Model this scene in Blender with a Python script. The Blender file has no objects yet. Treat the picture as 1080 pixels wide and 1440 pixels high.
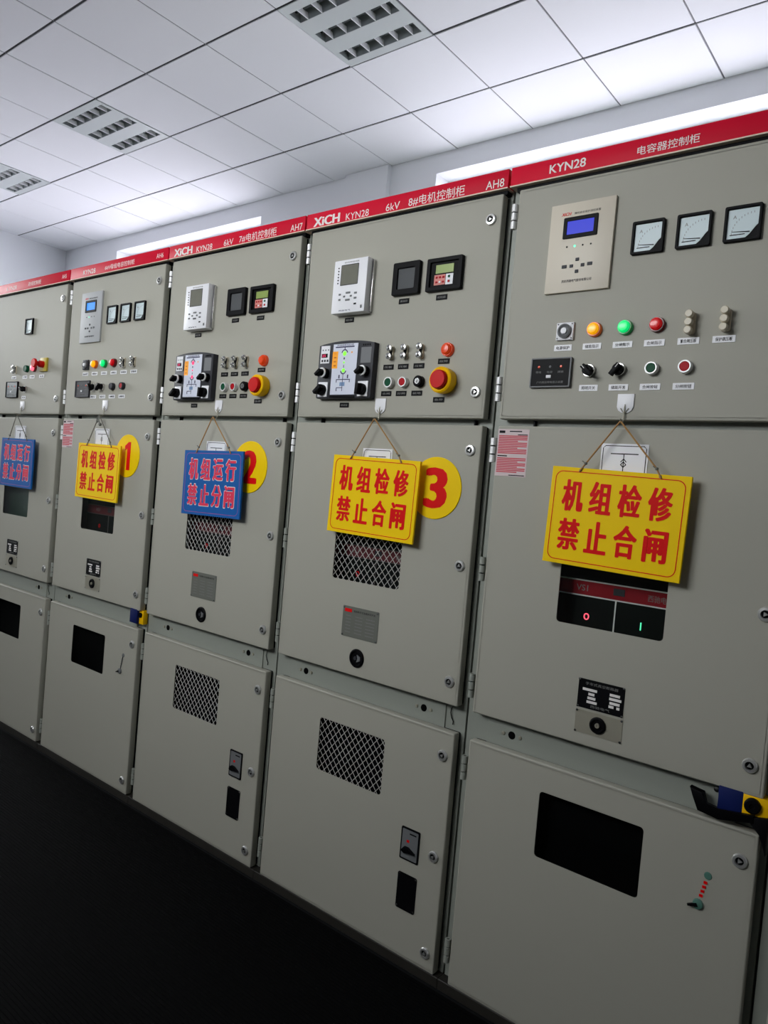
import bpy, bmesh, math, random
from mathutils import Vector, Matrix
random.seed(7)
SC = bpy.context.scene
COL = SC.collection
PI = math.pi

# ------------------------------------------------------------------ camera
cam_d = bpy.data.cameras.new('camera')
cam = bpy.data.objects.new('camera', cam_d)
COL.objects.link(cam)
cam_d.sensor_fit = 'HORIZONTAL'
cam_d.sensor_width = 36.0
cam_d.lens = 36.0 * 1027.8 / 1080.0
cam_d.clip_start = 0.02
yaw, pit, rol = 0.6708, -0.0330, 0.0868
fwd = Vector((-math.sin(yaw) * math.cos(pit), math.cos(yaw) * math.cos(pit), math.sin(pit)))
r0 = Vector((math.cos(yaw), math.sin(yaw), 0))
u0 = r0.cross(fwd)
rv = r0 * math.cos(rol) + u0 * math.sin(rol)
uv = -r0 * math.sin(rol) + u0 * math.cos(rol)
M4 = Matrix((rv, uv, -fwd)).transposed().to_4x4()
M4.translation = (1.0779, -1.7921, 1.4315)
cam.matrix_world = M4
SC.camera = cam

# ------------------------------------------------------------------ view, world, daylight
SC.view_settings.view_transform = 'Standard'
SC.view_settings.look = 'None'
SC.view_settings.gamma = 1.0
SC.view_settings.use_curve_mapping = False
SC.view_settings.exposure = 0.2
SKY = 14.0
w = bpy.data.worlds.new('world')
SC.world = w
w.use_nodes = True
bg = w.node_tree.nodes['Background']
nt = w.node_tree                  # bright overcast sky over darker ground
tcw = nt.nodes.new('ShaderNodeTexCoord')
sep = nt.nodes.new('ShaderNodeSeparateXYZ')
rmp = nt.nodes.new('ShaderNodeValToRGB')
nt.links.new(tcw.outputs['Generated'], sep.inputs[0])
mr = nt.nodes.new('ShaderNodeMapRange')
mr.inputs['From Min'].default_value = -1
nt.links.new(sep.outputs['Z'], mr.inputs['Value'])
nt.links.new(mr.outputs['Result'], rmp.inputs['Fac'])
rmp.color_ramp.elements[0].position = 0.47
rmp.color_ramp.elements[0].color = (0.235, 0.223, 0.255, 1)
rmp.color_ramp.elements[1].position = 0.53
rmp.color_ramp.elements[1].color = (0.97, 0.98, 1.0, 1)
nt.links.new(rmp.outputs['Color'], bg.inputs[0])
bg.inputs[1].default_value = SKY
SC.cycles.max_bounces = 10
SC.cycles.diffuse_bounces = 6
SC.cycles.transparent_max_bounces = 12
SC.cycles.sample_clamp_indirect = 6.0
SC.cycles.caustics_reflective = False
SC.cycles.caustics_refractive = False

H = 3.906                        # ceiling
X0, X1, Y0, Y1 = -7.55, 4.6, -2.75, 2.585   # inside faces of the room
# windows: (wall, a0, a1, z0, z1)
WIN_BACK = [(-6.44, -4.09, 1.1, 3.765), (-2.18, 0.62, 2.3, 3.765)]
WIN_FRONT_ADDED = [(-2.1, -0.1, 2.15, 3.2)]  # unseen window, placed and sized to light the door fronts from above

WIN_LEFT_ADDED = (-2.2, 0.9, 2.3, 3.72)  # unseen window, added to brighten the left ceiling and wall


def portal(name, loc, rot, sx, sy):
    d = bpy.data.lights.new(name, 'AREA')
    d.shape = 'RECTANGLE'
    d.size, d.size_y = sx, sy
    d.cycles.is_portal = True
    o = bpy.data.objects.new(name, d)
    o.location = loc
    o.rotation_euler = rot
    COL.objects.link(o)


for a0, a1, z0, z1 in WIN_BACK:      # light enters towards -Y
    portal('daylight', ((a0 + a1) / 2, Y1 + 0.27, (z0 + z1) / 2), (-PI / 2, 0, 0), a1 - a0, z1 - z0)
for a0, a1, z0, z1 in WIN_FRONT_ADDED:     # light enters towards +Y
    portal('daylight', ((a0 + a1) / 2, Y0 - 0.27, (z0 + z1) / 2), (PI / 2, 0, 0), a1 - a0, z1 - z0)

portal('daylight', (X0 - 0.21, (WIN_LEFT_ADDED[0] + WIN_LEFT_ADDED[1]) / 2, (WIN_LEFT_ADDED[2] + WIN_LEFT_ADDED[3]) / 2), (PI / 2, 0, -PI / 2), WIN_LEFT_ADDED[1] - WIN_LEFT_ADDED[0], WIN_LEFT_ADDED[3] - WIN_LEFT_ADDED[2])


# ------------------------------------------------------------------ materials
def s2l(c):
    c = c / 255.0
    return c / 12.92 if c <= 0.04045 else ((c + 0.055) / 1.055) ** 2.4


def rgb(r, g, b):
    return (s2l(r), s2l(g), s2l(b), 1)


def mat(name, col, rough=0.5, metal=0.0, bump=0.0, bscale=200.0, var=0.0, vscale=3.0, emit=0.0, ecol=None, spec=0.5, coat=0.0):
    m = bpy.data.materials.new(name)
    m.use_nodes = True
    nt = m.node_tree
    b = nt.nodes['Principled BSDF']
    b.inputs['Base Color'].default_value = col
    b.inputs['Roughness'].default_value = rough
    b.inputs['Metallic'].default_value = metal
    b.inputs['Specular IOR Level'].default_value = spec
    b.inputs['Coat Weight'].default_value = coat
    tc = nt.nodes.new('ShaderNodeTexCoord')
    if var > 0:
        n = nt.nodes.new('ShaderNodeTexNoise')
        n.inputs['Scale'].default_value = vscale
        n.inputs['Detail'].default_value = 3
        nt.links.new(tc.outputs['Object'], n.inputs['Vector'])
        mx = nt.nodes.new('ShaderNodeMix')
        mx.data_type = 'RGBA'
        mx.inputs[6].default_value = tuple(c * (1 - var) for c in col[:3]) + (1,)
        mx.inputs[7].default_value = tuple(min(1, c * (1 + var)) for c in col[:3]) + (1,)
        nt.links.new(n.outputs['Fac'], mx.inputs[0])
        nt.links.new(mx.outputs[2], b.inputs['Base Color'])
    if bump > 0:
        n2 = nt.nodes.new('ShaderNodeTexNoise')
        n2.inputs['Scale'].default_value = bscale
        nt.links.new(tc.outputs['Object'], n2.inputs['Vector'])
        bp = nt.nodes.new('ShaderNodeBump')
        bp.inputs['Strength'].default_value = bump
        bp.inputs['Distance'].default_value = 0.002
        nt.links.new(n2.outputs['Fac'], bp.inputs['Height'])
        nt.links.new(bp.outputs['Normal'], b.inputs['Normal'])
    if emit > 0:
        b.inputs['Emission Color'].default_value = ecol or col
        b.inputs['Emission Strength'].default_value = emit
    return m


def glass_mat(name, tint, gloss=0.08):
    m = bpy.data.materials.new(name)
    m.use_nodes = True
    nt = m.node_tree
    nt.nodes.clear()
    out = nt.nodes.new('ShaderNodeOutputMaterial')
    t = nt.nodes.new('ShaderNodeBsdfTransparent')
    t.inputs[0].default_value = tint
    g = nt.nodes.new('ShaderNodeBsdfGlossy')
    g.inputs['Roughness'].default_value = 0.03
    mx = nt.nodes.new('ShaderNodeMixShader')
    mx.inputs[0].default_value = gloss
    nt.links.new(t.outputs[0], mx.inputs[1])
    nt.links.new(g.outputs[0], mx.inputs[2])
    nt.links.new(mx.outputs[0], out.inputs[0])
    return m


PAINT = mat('grey_powder_coat', rgb(171, 169, 157), 0.52, spec=0.25, bump=0.05, bscale=600, var=0.03, vscale=2.0)
FRAME = mat('frame_grey_paint', rgb(150, 154, 145), 0.45, bump=0.04, bscale=500)
RED = mat('red_banner', rgb(216, 8, 48), 0.5, spec=0.15)
CREAM = mat('cream_trim', rgb(225, 205, 185), 0.5)
WHITE = mat('white_plastic', rgb(238, 238, 242), 0.4)
WHITEINK = mat('white_ink', rgb(240, 236, 232), 0.6)
GREYINK = mat('grey_ink', rgb(120, 120, 118), 0.6)
BLACKINK = mat('black_ink', rgb(10, 10, 14), 0.7, spec=0.2)
NAVYINK = mat('navy_ink', rgb(45, 45, 85), 0.6)
REDINK = mat('red_ink', rgb(226, 6, 10), 0.5, spec=0.15)
PINKINK = mat('pink_red_ink', rgb(228, 40, 80), 0.5)
BLACK = mat('black_plastic', rgb(6, 6, 9), 0.5, spec=0.12)
DGREY = mat('charcoal_plastic', rgb(52, 53, 58), 0.5, spec=0.25)
MGREY = mat('grey_plastic', rgb(110, 112, 114), 0.5)
BEIGE = mat('beige_panel', rgb(214, 205, 188), 0.45)
IVORY = mat('ivory_bakelite', rgb(205, 195, 172), 0.35)
CHROME = mat('chrome', rgb(205, 205, 205), 0.2, 1.0)
LOCKM = mat('lock_nickel', rgb(216, 216, 214), 0.3, 0.75)
STEEL = mat('brushed_steel', rgb(172, 168, 152), 0.45, 0.5, bump=0.05, bscale=300)
ZINC = mat('bright_zinc', rgb(232, 232, 232), 0.45, 0.35)
DARKMETAL = mat('dark_steel', rgb(104, 106, 98), 0.5)
WIRE = mat('galvanised_mesh', rgb(190, 190, 186), 0.45, 0.3)
VOID = mat('interior_shade_black', rgb(7, 7, 8), 0.9, spec=0.05)  # near-black put in for the lack of light inside compartments and holes
BREAKER = mat('breaker_face', rgb(9, 14, 12), 0.6, spec=0.15)
BRED_SHADED = mat('breaker_red_shaded', rgb(88, 18, 28), 0.6)  # band red darkened in colour for the shade behind the door opening
LINE_SHADED = mat('white_line_shaded', rgb(70, 66, 66), 0.6)  # white lines greyed in colour for the same shade
BRED = mat('breaker_red', rgb(150, 14, 30), 0.6, spec=0.2)
YELLOW = mat('sign_yellow', rgb(255, 212, 0), 0.5, var=0.03, vscale=8, spec=0.15)
BLUE = mat('sign_blue', rgb(10, 92, 168), 0.5, var=0.04, vscale=8, spec=0.2)
SIGNEDGE = mat('sign_edge', rgb(225, 222, 205), 0.5)
CORD = mat('jute_cord', rgb(176, 132, 78), 0.85, bump=0.6, bscale=900)
GREYCORD = mat('grey_cord', rgb(112, 108, 98), 0.85)
GREEN = mat('green_plastic', rgb(6, 78, 50), 0.45, spec=0.15)
REDBTN = mat('red_plastic', rgb(178, 12, 28), 0.45, spec=0.15)
ESRED = mat('emergency_red', rgb(206, 12, 12), 0.45, spec=0.2)
ESYEL = mat('emergency_yellow', rgb(252, 196, 4), 0.45, spec=0.2)
ORANGE = mat('orange_lens', rgb(225, 70, 25), 0.25, emit=0.12)
LAMPYEL = mat('amber_lit_lens', rgb(255, 170, 5), 0.25, emit=0.55)
LAMPGRN = mat('green_lit_lens', rgb(10, 230, 120), 0.25, emit=0.6)
LAMPRED = mat('red_dim_lens', rgb(200, 12, 22), 0.2, emit=0.22)
LAMPPINK = mat('red_lit_lens', rgb(255, 60, 80), 0.25, emit=1.6, ecol=rgb(255, 90, 110))
ORANGEB = mat('amber_glow_rim', rgb(200, 90, 12), 0.3, emit=0.15)  # dimmer edge of the lamp's glow put into the rim colour
GREENB = mat('green_glow_rim', rgb(10, 130, 62), 0.3, emit=0.15)  # same painted glow edge for the green lamp
REDB = mat('red_bezel', rgb(105, 8, 16), 0.3)
LEDGRN = mat('green_led', rgb(90, 240, 180), 0.3, emit=1.0)
LEDLIME = mat('lime_led', rgb(130, 235, 60), 0.3, emit=0.7)
LEDRED = mat('red_led', rgb(240, 60, 110), 0.3, emit=0.7)
LEDORG = mat('orange_strip', rgb(250, 165, 20), 0.4, emit=0.15)
LCDBLUE = mat('blue_lcd', rgb(8, 10, 40), 0.3, emit=0.75, ecol=rgb(52, 62, 215), spec=0.2)
LCDCYAN = mat('bright_blue_lcd', rgb(8, 20, 50), 0.3, emit=0.95, ecol=rgb(35, 140, 255), spec=0.2)
LCDGREY = mat('grey_lcd', rgb(112, 112, 100), 0.3, var=0.12, vscale=30)
LCDGREEN = mat('green_lcd', rgb(140, 160, 85), 0.3, emit=0.06)
KEYRED = mat('salmon_keys', rgb(215, 130, 120), 0.5)
PALEBLUE = mat('meter_dial', rgb(206, 222, 226), 0.35)
MIMICW = mat('mimic_white', rgb(222, 226, 240), 0.35)
NAVYPLATE = mat('navy_plastic', rgb(16, 30, 88), 0.5, spec=0.2)
GREENSHADE = mat('green_board', rgb(40, 62, 52), 0.5)
GLASS = glass_mat('clear_pane', (0.92, 0.94, 0.93, 1), 0.025)
WINGLASS = glass_mat('window_glass', (0.97, 0.98, 0.98, 1), 0.05)
TILE = mat('ceiling_tile', rgb(233, 234, 238), 0.8, bump=0.15, bscale=120, var=0.02, vscale=1.2)
TGRID = mat('ceiling_gap', rgb(40, 41, 43), 0.8)
TBAR = mat('t_bar', rgb(95, 97, 100), 0.5)
WALL = mat('wall_paint', rgb(230, 232, 236), 0.8, bump=0.1, bscale=150, var=0.02)
PVC = mat('window_pvc', rgb(240, 242, 244), 0.4)
LOUVRE = mat('louvre_aluminium', rgb(150, 158, 158), 0.35, 0.4)
TROFF = mat('troffer_white', rgb(196, 202, 202), 0.45)
TUBE = mat('unlit_tube', rgb(70, 76, 76), 0.3)
PLINTH = mat('plinth_paint', rgb(36, 33, 28), 0.6, var=0.3, vscale=12)
MAT_F = mat('black_rubber', rgb(5, 5, 6), 0.8, bump=0.3, bscale=60, var=0.35, vscale=2.5, spec=0.05)
FLOORM = mat('dark_floor', rgb(20, 21, 22), 0.8, var=0.15, vscale=2, spec=0.1)


# ------------------------------------------------------------------ mesh helpers
class MB:
    """collects shapes; facade convention: x right, z up, the viewer is on -y"""

    def __init__(self):
        self.bm = bmesh.new()

    def box(self, x0, x1, y0, y1, z0, z1, bev=0.0, mi=0, seg=2):
        b = bmesh.new()
        v = [b.verts.new((x, y, z)) for x in (x0, x1) for y in (y0, y1) for z in (z0, z1)]
        for f in ((0, 1, 3, 2), (4, 6, 7, 5), (0, 4, 5, 1), (2, 3, 7, 6), (0, 2, 6, 4), (1, 5, 7, 3)):
            b.faces.new([v[i] for i in f])
        if bev > 0:
            bmesh.ops.bevel(b, geom=b.edges[:], offset=bev, segments=seg, affect='EDGES', profile=0.5)
        self._add(b, mi)
        return self

    def lathe(self, prof, n=20, c=(0, 0, 0), axis='y', mi=0):
        """prof: (radius, height) towards the viewer (-y), or up (z)"""
        b = bmesh.new()
        rings = []
        for r, h in prof:
            if r < 1e-6:
                rings.append([b.verts.new((0, -h, 0) if axis == 'y' else (0, 0, h))])
            else:
                ring = []
                for k in range(n):
                    a = 2 * PI * k / n
                    if axis == 'y':
                        ring.append(b.verts.new((r * math.cos(a), -h, r * math.sin(a))))
                    else:
                        ring.append(b.verts.new((r * math.cos(a), r * math.sin(a), h)))
                rings.append(ring)
        for p, q in zip(rings, rings[1:]):
            for k in range(n):
                k2 = (k + 1) % n
                if len(p) == 1 and len(q) == 1:
                    continue
                if len(p) == 1:
                    b.faces.new((p[0], q[k2], q[k]))
                elif len(q) == 1:
                    b.faces.new((p[k], p[k2], q[0]))
                else:
                    b.faces.new((p[k], p[k2], q[k2], q[k]))
        for v in b.verts:
            v.co += Vector(c)
        self._add(b, mi)
        return self

    def prism(self, pts, y0, y1, mi=0, bev=0.0):
        """pts: outline in (x, z); y0 front, y1 back"""
        b = bmesh.new()
        f = [b.verts.new((x, y0, z)) for x, z in pts]
        k = [b.verts.new((x, y1, z)) for x, z in pts]
        n = len(pts)
        ff = b.faces.new(f)
        b.faces.new(k[::-1])
        for i in range(n):
            j = (i + 1) % n
            b.faces.new((f[i], k[i], k[j], f[j]))
        if bev > 0:
            bmesh.ops.bevel(b, geom=list(ff.edges), offset=bev, segments=2, affect='EDGES', profile=0.5)
        self._add(b, mi)
        return self

    def tube(self, pts, r, n=8, mi=0):
        b = bmesh.new()
        pts = [Vector(p) for p in pts]
        rings = []
        for i, p in enumerate(pts):
            d = (pts[min(i + 1, len(pts) - 1)] - pts[max(i - 1, 0)]).normalized()
            a = Vector((0, 0, 1)) if abs(d.z) < 0.9 else Vector((1, 0, 0))
            s = d.cross(a).normalized()
            t = d.cross(s)
            rings.append([b.verts.new(p + (s * math.cos(2 * PI * k / n) + t * math.sin(2 * PI * k / n)) * r) for k in range(n)])
        for p, q in zip(rings, rings[1:]):
            for k in range(n):
                b.faces.new((p[k], p[(k + 1) % n], q[(k + 1) % n], q[k]))
        b.faces.new(rings[0][::-1])
        b.faces.new(rings[-1])
        self._add(b, mi)
        return self

    def _add(self, b, mi):
        bmesh.ops.recalc_face_normals(b, faces=b.faces[:])
        for f in b.faces:
            f.material_index = mi
        me = bpy.data.meshes.new('tmp')
        b.to_mesh(me)
        b.free()
        self.bm.from_mesh(me)
        bpy.data.meshes.remove(me)

    def mesh(self, name, mats):
        me = bpy.data.meshes.new(name)
        self.bm.to_mesh(me)
        self.bm.free()
        for m in (mats if isinstance(mats, (list, tuple)) else [mats]):
            me.materials.append(m)
        for p in me.polygons:
            p.use_smooth = True
        me.set_sharp_from_angle(angle=math.radians(32))
        return me


def link(name, me, parent=None, loc=(0, 0, 0), rot=(0, 0, 0), label=None):
    o = bpy.data.objects.new(name, me)
    COL.objects.link(o)
    o.parent = parent
    o.location = loc
    o.rotation_euler = rot
    if label:
        o['label'] = label
    return o


CACHE = {}


def cached(key, fn):
    if key not in CACHE:
        CACHE[key] = fn()
    return CACHE[key]


def curve_mesh(data, mats, name, x=0, z=0):
    o = bpy.data.objects.new('tmp', data)
    COL.objects.link(o)
    dg = bpy.context.evaluated_depsgraph_get()
    me = bpy.data.meshes.new_from_object(o.evaluated_get(dg))
    bpy.data.objects.remove(o)
    bpy.data.curves.remove(data)
    me.transform(Matrix.Rotation(PI / 2, 4, 'X'))
    me.name = name
    me.materials.clear()
    me.materials.append(mats)
    for p in me.polygons:
        p.material_index = 0
    return me


def text_mesh(s, m, w=None, h=None, bold=0.0, align='CENTER', thick=0.0004, shear=0.0):
    """text whose ink box is exactly w x h metres (either may be None), centred on its origin"""
    key = ('text', s, m.name, w, h, bold, thick, shear)

    def make():
        c = bpy.data.curves.new('text', 'FONT')
        c.body = s
        c.size = 1.0
        c.shear = shear
        c.resolution_u = 3
        me = curve_mesh(c, m, 'lettering')
        if bold > 0:
            b = bmesh.new()
            for q, (dx, dz) in enumerate(((0, 0), (1, 0), (-1, 0), (0, .6), (0, -.6), (.8, .45), (-.8, .45), (.8, -.45), (-.8, -.45))):
                me.transform(Matrix.Translation((dx * bold, -0.01 * q, dz * bold * 0.7)))
                b.from_mesh(me)
                me.transform(Matrix.Translation((-dx * bold, 0.01 * q, -dz * bold * 0.7)))
            b.to_mesh(me)
            b.free()
            for v in me.vertices:
                v.co.y *= 0.002
        xs = [v.co.x for v in me.vertices]
        zs = [v.co.z for v in me.vertices]
        cx, cz = (min(xs) + max(xs)) / 2, (min(zs) + max(zs)) / 2
        ww, hh = max(xs) - min(xs), max(zs) - min(zs)
        sx = w / ww if w else None
        sz = h / hh if h else sx
        sx = sx or sz
        for v in me.vertices:
            v.co.x = (v.co.x - cx) * sx
            v.co.z = (v.co.z - cz) * sz
        b = bmesh.new()
        b.from_mesh(me)
        r = bmesh.ops.extrude_face_region(b, geom=b.faces[:])
        for e in r['geom']:
            if isinstance(e, bmesh.types.BMVert):
                e.co.y -= thick
        bmesh.ops.recalc_face_normals(b, faces=b.faces[:])
        b.to_mesh(me)
        b.free()
        return me
    return cached(key, make)


def rrect(x0, x1, z0, z1, r, n=4):
    p = []
    for cx, cz, a0 in ((x1 - r, z1 - r, 0), (x0 + r, z1 - r, PI / 2), (x0 + r, z0 + r, PI), (x1 - r, z0 + r, 3 * PI / 2)):
        for k in range(n + 1):
            a = a0 + PI / 2 * k / n
            p.append((cx + r * math.cos(a), cz + r * math.sin(a)))
    return p


def sheet(outer, holes, y0, y1, m, bev=0.003):
    """a plate with openings, front at y0, back at y1, rounded front and back edges"""
    c = bpy.data.curves.new('sheet', 'CURVE')
    c.dimensions = '2D'
    c.fill_mode = 'BOTH'
    for pts in [outer] + holes:
        s = c.splines.new('POLY')
        s.points.add(len(pts) - 1)
        for q, (x, z) in zip(s.points, pts):
            q.co = (x, z, 0, 1)
        s.use_cyclic_u = True
    t = y1 - y0
    c.extrude = t / 2 - bev
    c.bevel_depth = bev
    c.bevel_resolution = 2
    c.offset = -bev
    me = curve_mesh(c, m, 'sheet')
    me.transform(Matrix.Translation((0, (y0 + y1) / 2, 0)))
    for p in me.polygons:
        p.use_smooth = True
    me.set_sharp_from_angle(angle=math.radians(25))
    return me


def ring_frame(x0, x1, z0, z1, wd, y0, y1, m, r=0.004, bev=0.001):
    return sheet(rrect(x0, x1, z0, z1, r), [rrect(x0 + wd, x1 - wd, z0 + wd, z1 - wd, max(0.001, r - 0.002))], y0, y1, m, bev)


def tag(o, label, cat, group=None):
    o['label'] = label
    o['category'] = cat
    if group:
        o['group'] = group
    return o


def struct(name, me, parent=None):
    o = link(name, me, parent)
    if parent is None:
        o['kind'] = 'structure'
    return o


# ------------------------------------------------------------------ room shell
def wall_with_windows(name, y_in, thick, wins):
    """a wall along x with window openings; y_in inside face"""
    m = MB()
    xs = sorted({X0 - 0.2, X1 + 0.2} | {a for q in wins for a in q[:2]})
    ya, yb = sorted((y_in, y_in + thick))
    for a, b in zip(xs, xs[1:]):
        q = [q for q in wins if q[0] <= a + 1e-6 and q[1] >= b - 1e-6]
        if q:
            m.box(a, b, ya, yb, 0, q[0][2])
            m.box(a, b, ya, yb, q[0][3], H + 0.1)
        else:
            m.box(a, b, ya, yb, 0, H + 0.1)
    return m


m = wall_with_windows('wall_back', Y1, 0.26, WIN_BACK)
m.box(-3.05, -2.615, Y1 - 0.045, Y1 + 0.001, 0, H - 0.002)          # shallow pilaster
struct('wall_back', m.mesh('wall_back', WALL))
m = wall_with_windows('wall_front', Y0, -0.26, WIN_FRONT_ADDED)
struct('wall_front', m.mesh('wall_front', mat('low_bounce_grey', rgb(100, 102, 100), 0.8, bump=0.1, bscale=150, var=0.02)))  # unseen wall, set close and greyed to cut light bounced onto the doors
a0, a1, z0, z1 = WIN_LEFT_ADDED
m = MB()
m.box(X0 - 0.2, X0, Y0, a0, 0, H + 0.1).box(X0 - 0.2, X0, a1, Y1, 0, H + 0.1)
m.box(X0 - 0.2, X0, a0, a1, 0, z0).box(X0 - 0.2, X0, a0, a1, z1, H + 0.1)
struct('wall_left', m.mesh('wall_left', WALL))
struct('wall_right', MB().box(X1, X1 + 0.2, Y0, Y1, 0, H + 0.1).mesh('wall_right', WALL))
struct('floor', MB().box(X0 - 0.2, X1 + 0.2, Y0 - 0.26, Y1 + 0.26, -0.1, -0.006).mesh('floor', FLOORM))

k = 0
for yy, wins, s in ((Y1, WIN_BACK, 1), (Y0, WIN_FRONT_ADDED, -1)):
    for a0, a1, z0, z1 in wins:
        k += 1
        fy = yy + s * 0.17
        fm = MB()
        t = 0.055
        ya, yb = sorted((fy, fy + s * 0.06))
        fm.box(a0, a1, ya, yb, z0, z0 + t).box(a0, a1, ya, yb, z1 - t, z1)
        fm.box(a0, a0 + t, ya, yb, z0 + t, z1 - t).box(a1 - t, a1, ya, yb, z0 + t, z1 - t)
        n = 3
        for i in range(1, n):
            xm = a0 + (a1 - a0) * i / n
            fm.box(xm - 0.03, xm + 0.03, ya, yb, z0 + t, z1 - t)
        f = struct('window_%d' % k, fm.mesh('window_frame', PVC))
        link('pane', MB().box(a0 + t, a1 - t, fy + s * 0.028, fy + s * 0.034, z0 + t, z1 - t).mesh('pane', WINGLASS), f)

a0, a1, z0, z1 = WIN_LEFT_ADDED
fm = MB()
xa, xb, t = X0 - 0.15, X0 - 0.09, 0.055
fm.box(xa, xb, a0, a1, z0, z0 + t).box(xa, xb, a0, a1, z1 - t, z1)
for q in range(4):
    ym = a0 + (a1 - a0) * q / 3
    fm.box(xa, xb, max(a0, ym - t / 2), min(a1, ym + t / 2), z0 + t, z1 - t)
f = struct('window_%d' % (k + 1), fm.mesh('window_frame', PVC))  # frame of the added, unseen left window
link('pane', MB().box(xa + 0.028, xa + 0.034, a0, a1, z0 + t, z1 - t).mesh('pane', WINGLASS), f)

# suspended ceiling: mineral tiles on a T-bar grid, one structure
GX, GY, P = -2.6106, 0.8138, 0.6
LIGHT_CELLS = {(-2, 0), (2, 0), (5, 0)}            # (i, j): x from GX-(i+1)P to GX-iP
cm = MB()
for i in range(-13, 9):
    for j in range(-9, 4):
        if (i, j) in LIGHT_CELLS:
            continue
        xa, xb = GX - (i + 1) * P, GX - i * P
        ya, yb = GY + j * P, GY + (j + 1) * P
        xa, xb = max(xa, X0), min(xb, X1)
        ya, yb = max(ya, Y0), min(yb, Y1)
        if xb - xa < 0.03 or yb - ya < 0.03:
            continue
        dz = random.uniform(0, 0.003)
        cm.box(xa + 0.004, xb - 0.004, ya + 0.007, yb - 0.007, H + dz, H + 0.02, bev=0.002, seg=1)
cm.box(X0 - .2, X1 + .2, Y0 - .26, Y1 + .26, H + 0.09, H + 0.12, mi=1)
for j in range(-9, 4):                                # dark shadow line of the main runners
    y = GY + j * P
    if Y0 < y < Y1:
        x = X0
        while x < X1:
            cm.box(x, min(x + P, X1), y - 0.006, y + 0.006, H + 0.004 + random.uniform(0, 0.002), H + 0.03, mi=1)
            x += P
for i in range(-13, 9):
    x = GX - i * P
    if X0 < x < X1:
        cm.box(x - 0.0042, x + 0.0042, Y0, Y1, H + 0.005, H + 0.03, mi=2)
struct('ceiling', cm.mesh('ceiling', [TILE, TGRID, TBAR]))


# ------------------------------------------------------------------ recessed louvre lights
def make_troffer(x, y, label):
    t = link('ceiling_light', None, None, (x, y, H))
    tag(t, label, 'ceiling light', 'recessed louvre lights')

    def housing():
        m = MB()
        e, d = 0.3 - 0.004, 0.09
        slots = [(-0.24, -0.155), (-0.0425, 0.0425), (0.155, 0.24)]
        ys = [-e] + [v for s in slots for v in s] + [e]
        for a, b in zip(ys[::2], ys[1::2]):
            m.box(-e, e, a, b, -0.002, 0.004, bev=0.001, seg=1)
        for a, b in slots:
            m.box(-e, -0.265, a, b, -0.002, 0.004)
            m.box(0.265, e, a, b, -0.002, 0.004)
        m.box(-e, e, -e, e, d - 0.004, d)
        return m.mesh('housing', TROFF)
    link('housing', cached('tr_h', housing), t)

    def reflector():
        m = MB()
        for s in (-1, 1):
            m.prism([(s * 0.0425, 0), (s * 0.0435, 0), (s * 0.029, 0.07), (s * 0.028, 0.07)], -0.265, 0.265)
        m.box(-0.028, 0.028, -0.265, 0.265, 0.068, 0.07)
        for s in (-1, 1):
            m.box(-0.0425, 0.0425, s * 0.265 - 0.001, s * 0.265 + 0.001, 0, 0.07)
        return m.mesh('reflector', LOUVRE)

    def blade():
        return MB().prism([(-0.042, -0.001), (0.042, -0.001), (0.034, 0.03), (-0.034, 0.03)], -0.0025, 0.0025).mesh('louvre_blade', PVC)

    def tube():
        m = MB()
        m.tube([(-0.25, 0, 0), (0.25, 0, 0)], 0.013, 12)
        m.tube([(-0.262, 0, 0), (-0.25, 0, 0)], 0.0135, 12, mi=1)
        m.tube([(0.25, 0, 0), (0.262, 0, 0)], 0.0135, 12, mi=1)
        return m.mesh('tube', [TUBE, BLACK])
    for yy in (-0.1975, 0, 0.1975):
        r = link('reflector', cached('tr_r', reflector), t, (0, yy, 0), (0, 0, PI / 2))
        link('fluorescent_tube', cached('tr_t', tube), t, (0, yy, 0.04))
        for q in range(5):
            link('louvre_blade', cached('tr_b', blade), r, (0, -0.205 + q * 0.1025, 0))
    return t


for (i, j), lab in (((-2, 0), 'unlit louvre ceiling light, largest and nearest, cut by the top edge of the photo'),
                    ((2, 0), 'unlit louvre ceiling light, middle of the three, seen whole'),
                    ((5, 0), 'unlit louvre ceiling light, farthest one, cut by the left edge of the photo')):
    make_troffer(GX - (i + 0.5) * P, GY + (j + 0.5) * P, lab)

# ------------------------------------------------------------------ rubber mat in front of the row
mm = MB()
mm.box(-4.2, 2.2, -1.25, -0.012, -0.0055, 0.0, bev=0.001, seg=1)
y = -1.24
while y < -0.02:
    mm.box(-4.2, 2.2, y, y + 0.004, -0.002, 0.0014)
    y += 0.012
tag(link('rubber_mat', mm.mesh('rubber_mat', MAT_F)), 'black ribbed rubber mat on the floor along the cabinets', 'mat')


# ------------------------------------------------------------------ parts shared by the cabinets
DX0, DX1 = 0.036, 0.785
Z_UP, Z_MID, Z_LOW = (1.651, 2.284), (0.821, 1.632), (0.029, 0.742)
VIEW = (0.262, 0.538, 1.122, 1.42)
LWIN = (0.262, 0.538, 0.493, 0.668)
LMESH = (0.262, 0.538, 0.480, 0.654)


def lock_mesh():
    m = MB()
    m.lathe([(0.0, 0.0), (0.0165, 0.0), (0.0165, 0.004), (0.0145, 0.007), (0.0095, 0.0075), (0.009, 0.003), (0.0, 0.003)], 24)
    m.lathe([(0.0088, 0.0031), (0.0088, 0.0034), (0.0, 0.0034)], 20, mi=1)
    m.prism([(-0.005, -0.003), (0.005, -0.003), (0.0, 0.006)], -0.0075, -0.003, mi=0)
    return m.mesh('lock', [LOCKM, BLACK])


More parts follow.
